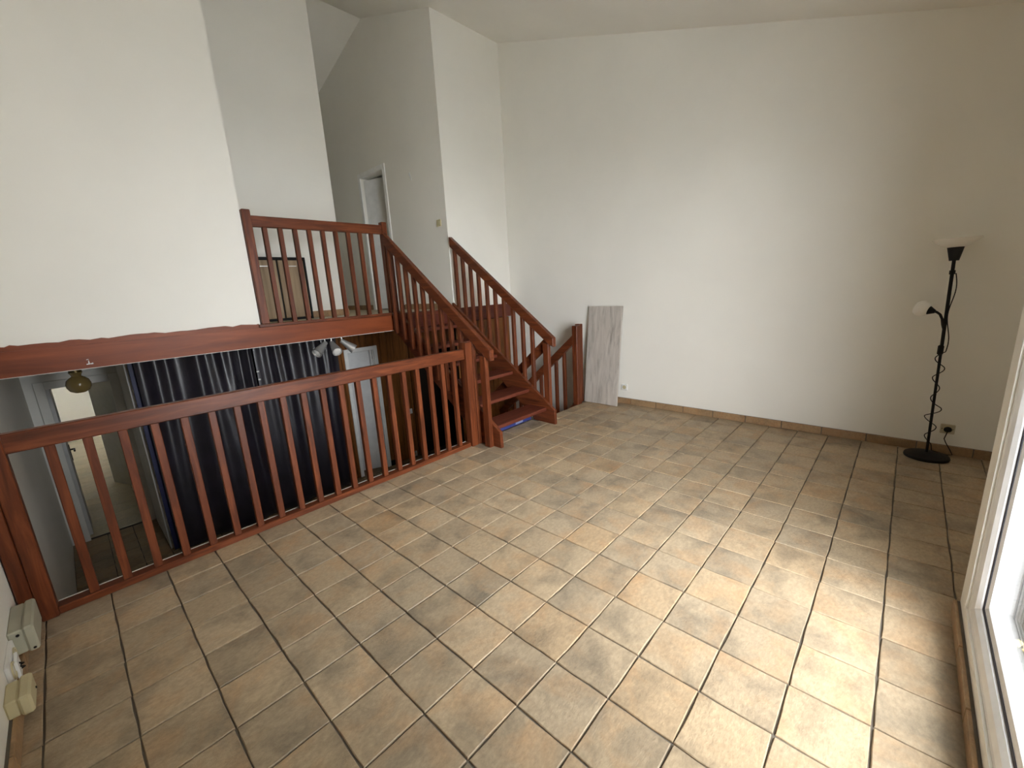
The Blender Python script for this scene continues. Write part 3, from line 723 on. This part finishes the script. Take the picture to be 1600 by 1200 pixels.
MB().lathe([(.02, 0), (.02, .015), (0, .016)], (-4.02, 4.95, .36), (1, 0, 0), 8).obj('screw', BLACK, jb)
sk = thing('wall_socket', 'dismantled white double socket hanging between two junction boxes', 'socket', (-4.28, 5.6, .5))
box('plate', WPLAST, sk, -4.30, -4.24, 5.20, 6.10, .34, .74, bev=.015, origin=(-4.3, 5.6, .5))
for yy in (5.42, 5.86): MB().lathe([(.15, 0), (.15, .02), (.12, .02), (.11, -.03), (0, -.03)], (-4.24, yy, .54), (1, 0, 0), 18).obj('socket_face', IVORY, sk)
MB().prism([(5.50, .30), (5.78, .34), (5.76, .66), (5.52, .62)], 0, -4.23, -4.19).obj('loose_cover', WPLAST, sk)
for q in (0, .07): MB().tube([(-4.22, 5.64, .46 + q), (-4.17, 5.62, .44 + q), (-4.15, 5.66, .40 + q), (-4.20, 5.68, .37 + q)], .014, 6).obj('wire', BLACK, sk)

# ------------------------------------------------------------------ floor lamp
FL = thing('floor_lamp', 'slim black floor lamp with uplight bowl and small reading arm in the corner', 'lamp', (16.17, -5.70, 0))
bx, by = 16.17, -5.70
lean = Vector((0, .022, 1)).normalized()
def on_pole(z, off=(0, 0)): return Vector((bx + off[0], by + .022 * z + off[1], z))
MB().lathe([(0, .012), (.56, .012), (.57, .05), (.55, .10), (.30, .16), (.07, .19), (0, .19)], (bx, by, 0), seg=40).obj('base', BLACK, FL, smooth=True)
pole = MB().tube([on_pole(.17), on_pole(3.5)], .038, 12).obj('pole', BLACK, FL, smooth=True)
MB().tube([on_pole(3.5), on_pole(6.40)], .045, 12).obj('pole', BLACK, FL, smooth=True)
MB().lathe([(.04, 0), (.07, .0), (.07, .12), (.04, .12)], on_pole(5.92), lean, 14).obj('collar', BLACK, FL, smooth=True)
MB().lathe([(0, 0), (.11, 0), (.19, .40), (.17, .41), (0, .40)], on_pole(6.32), lean, 22).obj('lamp_holder', BLACK, FL, smooth=True)
MB().lathe([(.0, .0), (.16, .0), (.32, .07), (.45, .16), (.54, .265), (.525, .275), (.43, .18), (.30, .09), (.15, .03), (0, .03)], on_pole(6.70), lean, 40).obj('uplight_bowl', OPAL, FL, smooth=True)
MB().box(bx - .075, bx + .075, by + .025, by + .165, 3.45, 3.75, bev=.03).obj('switch_box', BLACKP, FL)
arm = [on_pole(4.22), on_pole(4.4, (-.04, .05)), on_pole(4.58, (-.05, .08)), on_pole(4.72, (-.07, .14)), on_pole(4.79, (-.09, .22)), on_pole(4.82, (-.11, .31))]
MB().tube(arm, .035, 10).obj('reading_arm', BLACK, FL, smooth=True)
hb = arm[-1]; hd = Vector((.30, .92, .26)).normalized()
MB().lathe([(0, -.06), (.05, -.06), (.115, .06), (.15, .13), (.13, .17), (0, .18)], hb, hd, 16).obj('socket', BLACK, FL, smooth=True)
MB().lathe([(.08, .08), (.17, .11), (.235, .19), (.25, .28), (.225, .37), (.18, .43), (.165, .43), (.21, .36), (.235, .28), (.22, .20), (.15, .12)], hb, hd, 28).obj('reading_shade', OPAL, FL, smooth=True)
MB().lathe([(0, .10), (.07, .10), (.075, .30), (0, .31)], hb, hd, 14).obj('reading_socket', BLACKP, FL, smooth=True)
cord = []
for i in range(61):
    z = 5.95 - i * .04; q = (5.95 - z) / 2.4
    cord.append(on_pole(z, (-.04, -.08 - .05 * math.sin(q * 9))))
for i in range(90):
    z = 3.5 - i * .034; a = i * .33
    r = .085 + .05 * max(0, math.sin(i * .11)) + (.14 * math.exp(-((z - 1.6) / .22) ** 2))
    cord.append(on_pole(max(z, .3), (-abs(r * math.cos(a)) * .7 - .02, r * math.sin(a))))
cord += [Vector((16.2, -5.80, .26)), Vector((16.35, -5.85, .20)), Vector((16.55, -6.0, .10)), Vector((16.65, -6.2, .03)), Vector((16.72, -6.33, .04)), Vector((16.76, -6.25, .2)), Vector((16.78, -6.13, .42)), Vector((16.76, -6.08, .55)), Vector((16.76, -6.12, .75)), Vector((16.77, -6.13, .83))]
MB().tube(cord, .014, 6).obj('cord', BLACKP, FL, smooth=True)
MB().lathe([(.10, 0), (.10, .03), (.05, .06), (.03, .09), (0, .09)], (16.80, -6.13, .87), (-1, 0, -.25), 14).obj('plug', BLACKP, FL, smooth=True)

# ------------------------------------------------------------------ patio window and what lies outside
WN = struct(thing('window_1', '', 'window', (3.6, -6.2, .5)), 'large white framed patio window at the right edge', 'window')
def ring(name, mat, x0, x1, z0, z1, prof, parent):
    """profile = list of (inset, y) swept round the rectangle with mitred corners, one member per side"""
    cs = lambda i: [(x0 + i, z0 + i), (x1 - i, z0 + i), (x1 - i, z1 - i), (x0 + i, z1 - i)]
    for sde in range(4):
        mb = MB(); a = []; b = []
        for i, y in prof:
            c = cs(i); p, q = c[sde], c[(sde + 1) % 4]
            a.append(mb.bm.verts.new((p[0], y, p[1]))); b.append(mb.bm.verts.new((q[0], y, q[1])))
        k = len(prof)
        for i in range(k): mb.bm.faces.new((a[i], a[(i + 1) % k], b[(i + 1) % k], b[i]))
        mb.bm.faces.new(a[::-1]); mb.bm.faces.new(b)
        mb.obj(name, mat, parent)
X0, X1, Z0, Z1 = WX0 + .02, WX1 - .02, .47, WZ1 - .02
ring('frame', PVC, X0, X1, Z0, Z1, [(0, -6.03), (.10, -6.04), (.20, -6.07), (.27, -6.12), (.28, -6.15), (.28, -6.345), (0, -6.345)], WN)
ring('gasket', GASKET, X0 + .28, X1 - .28, Z0 + .28, Z1 - .28, [(0, -6.14), (.035, -6.15), (.035, -6.34), (0, -6.34)], WN)
ring('glazing_bead', PVC, X0 + .315, X1 - .315, Z0 + .315, Z1 - .315, [(0, -6.16), (.07, -6.19), (.12, -6.26), (.13, -6.30), (.13, -6.335), (0, -6.335)], WN)
box('pane', GLASS, WN, X0 + .44, X1 - .44, -6.328, -6.312, Z0 + .44, Z1 - .44, origin=(3.6, -6.3, 4))
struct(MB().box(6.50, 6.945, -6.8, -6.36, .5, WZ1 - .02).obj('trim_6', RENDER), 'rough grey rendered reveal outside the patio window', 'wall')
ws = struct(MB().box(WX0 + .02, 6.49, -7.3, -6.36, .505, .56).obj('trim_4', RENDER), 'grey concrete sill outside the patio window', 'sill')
lf = MB()
for (x, y, s) in ((6.22, -6.50, .12), (6.10, -6.56, .09), (6.16, -6.45, .08)):
    lf.prism([(x, y), (x + s, y + s * .4), (x + s * 1.5, y - .02), (x + s, y - s * .5)], 2, .563, .585)
tag(lf.obj('dried_leaf', LEAFM, origin=(6.4, -6.6, .56)), 'dried yellow leaf on the sill outside the patio window', 'leaf')
struct(MB().box(6.78, 6.94, -17, -6.82, -1, 12).obj('wall_exterior', RENDERP), 'rough grey rendered wall outside the patio window', 'wall')
struct(MB().box(-5.1, 6.76, -10.8, -6.82, 10.7, 11.2).obj('sky_blocker', RENDERP), 'added overhang slab above the patio window, blocking high sky light', 'sky_blocker')  # unseen overhang, added to cut high sky light on the near floor
struct(MB().box(-60, 6.78, -60, -6.82, -1.2, -.6).obj('floor_terrace', CONC), 'grey concrete terrace outside', 'terrace')

for o, b in BASES:
    if 'base' in o.keys(): del o['base']
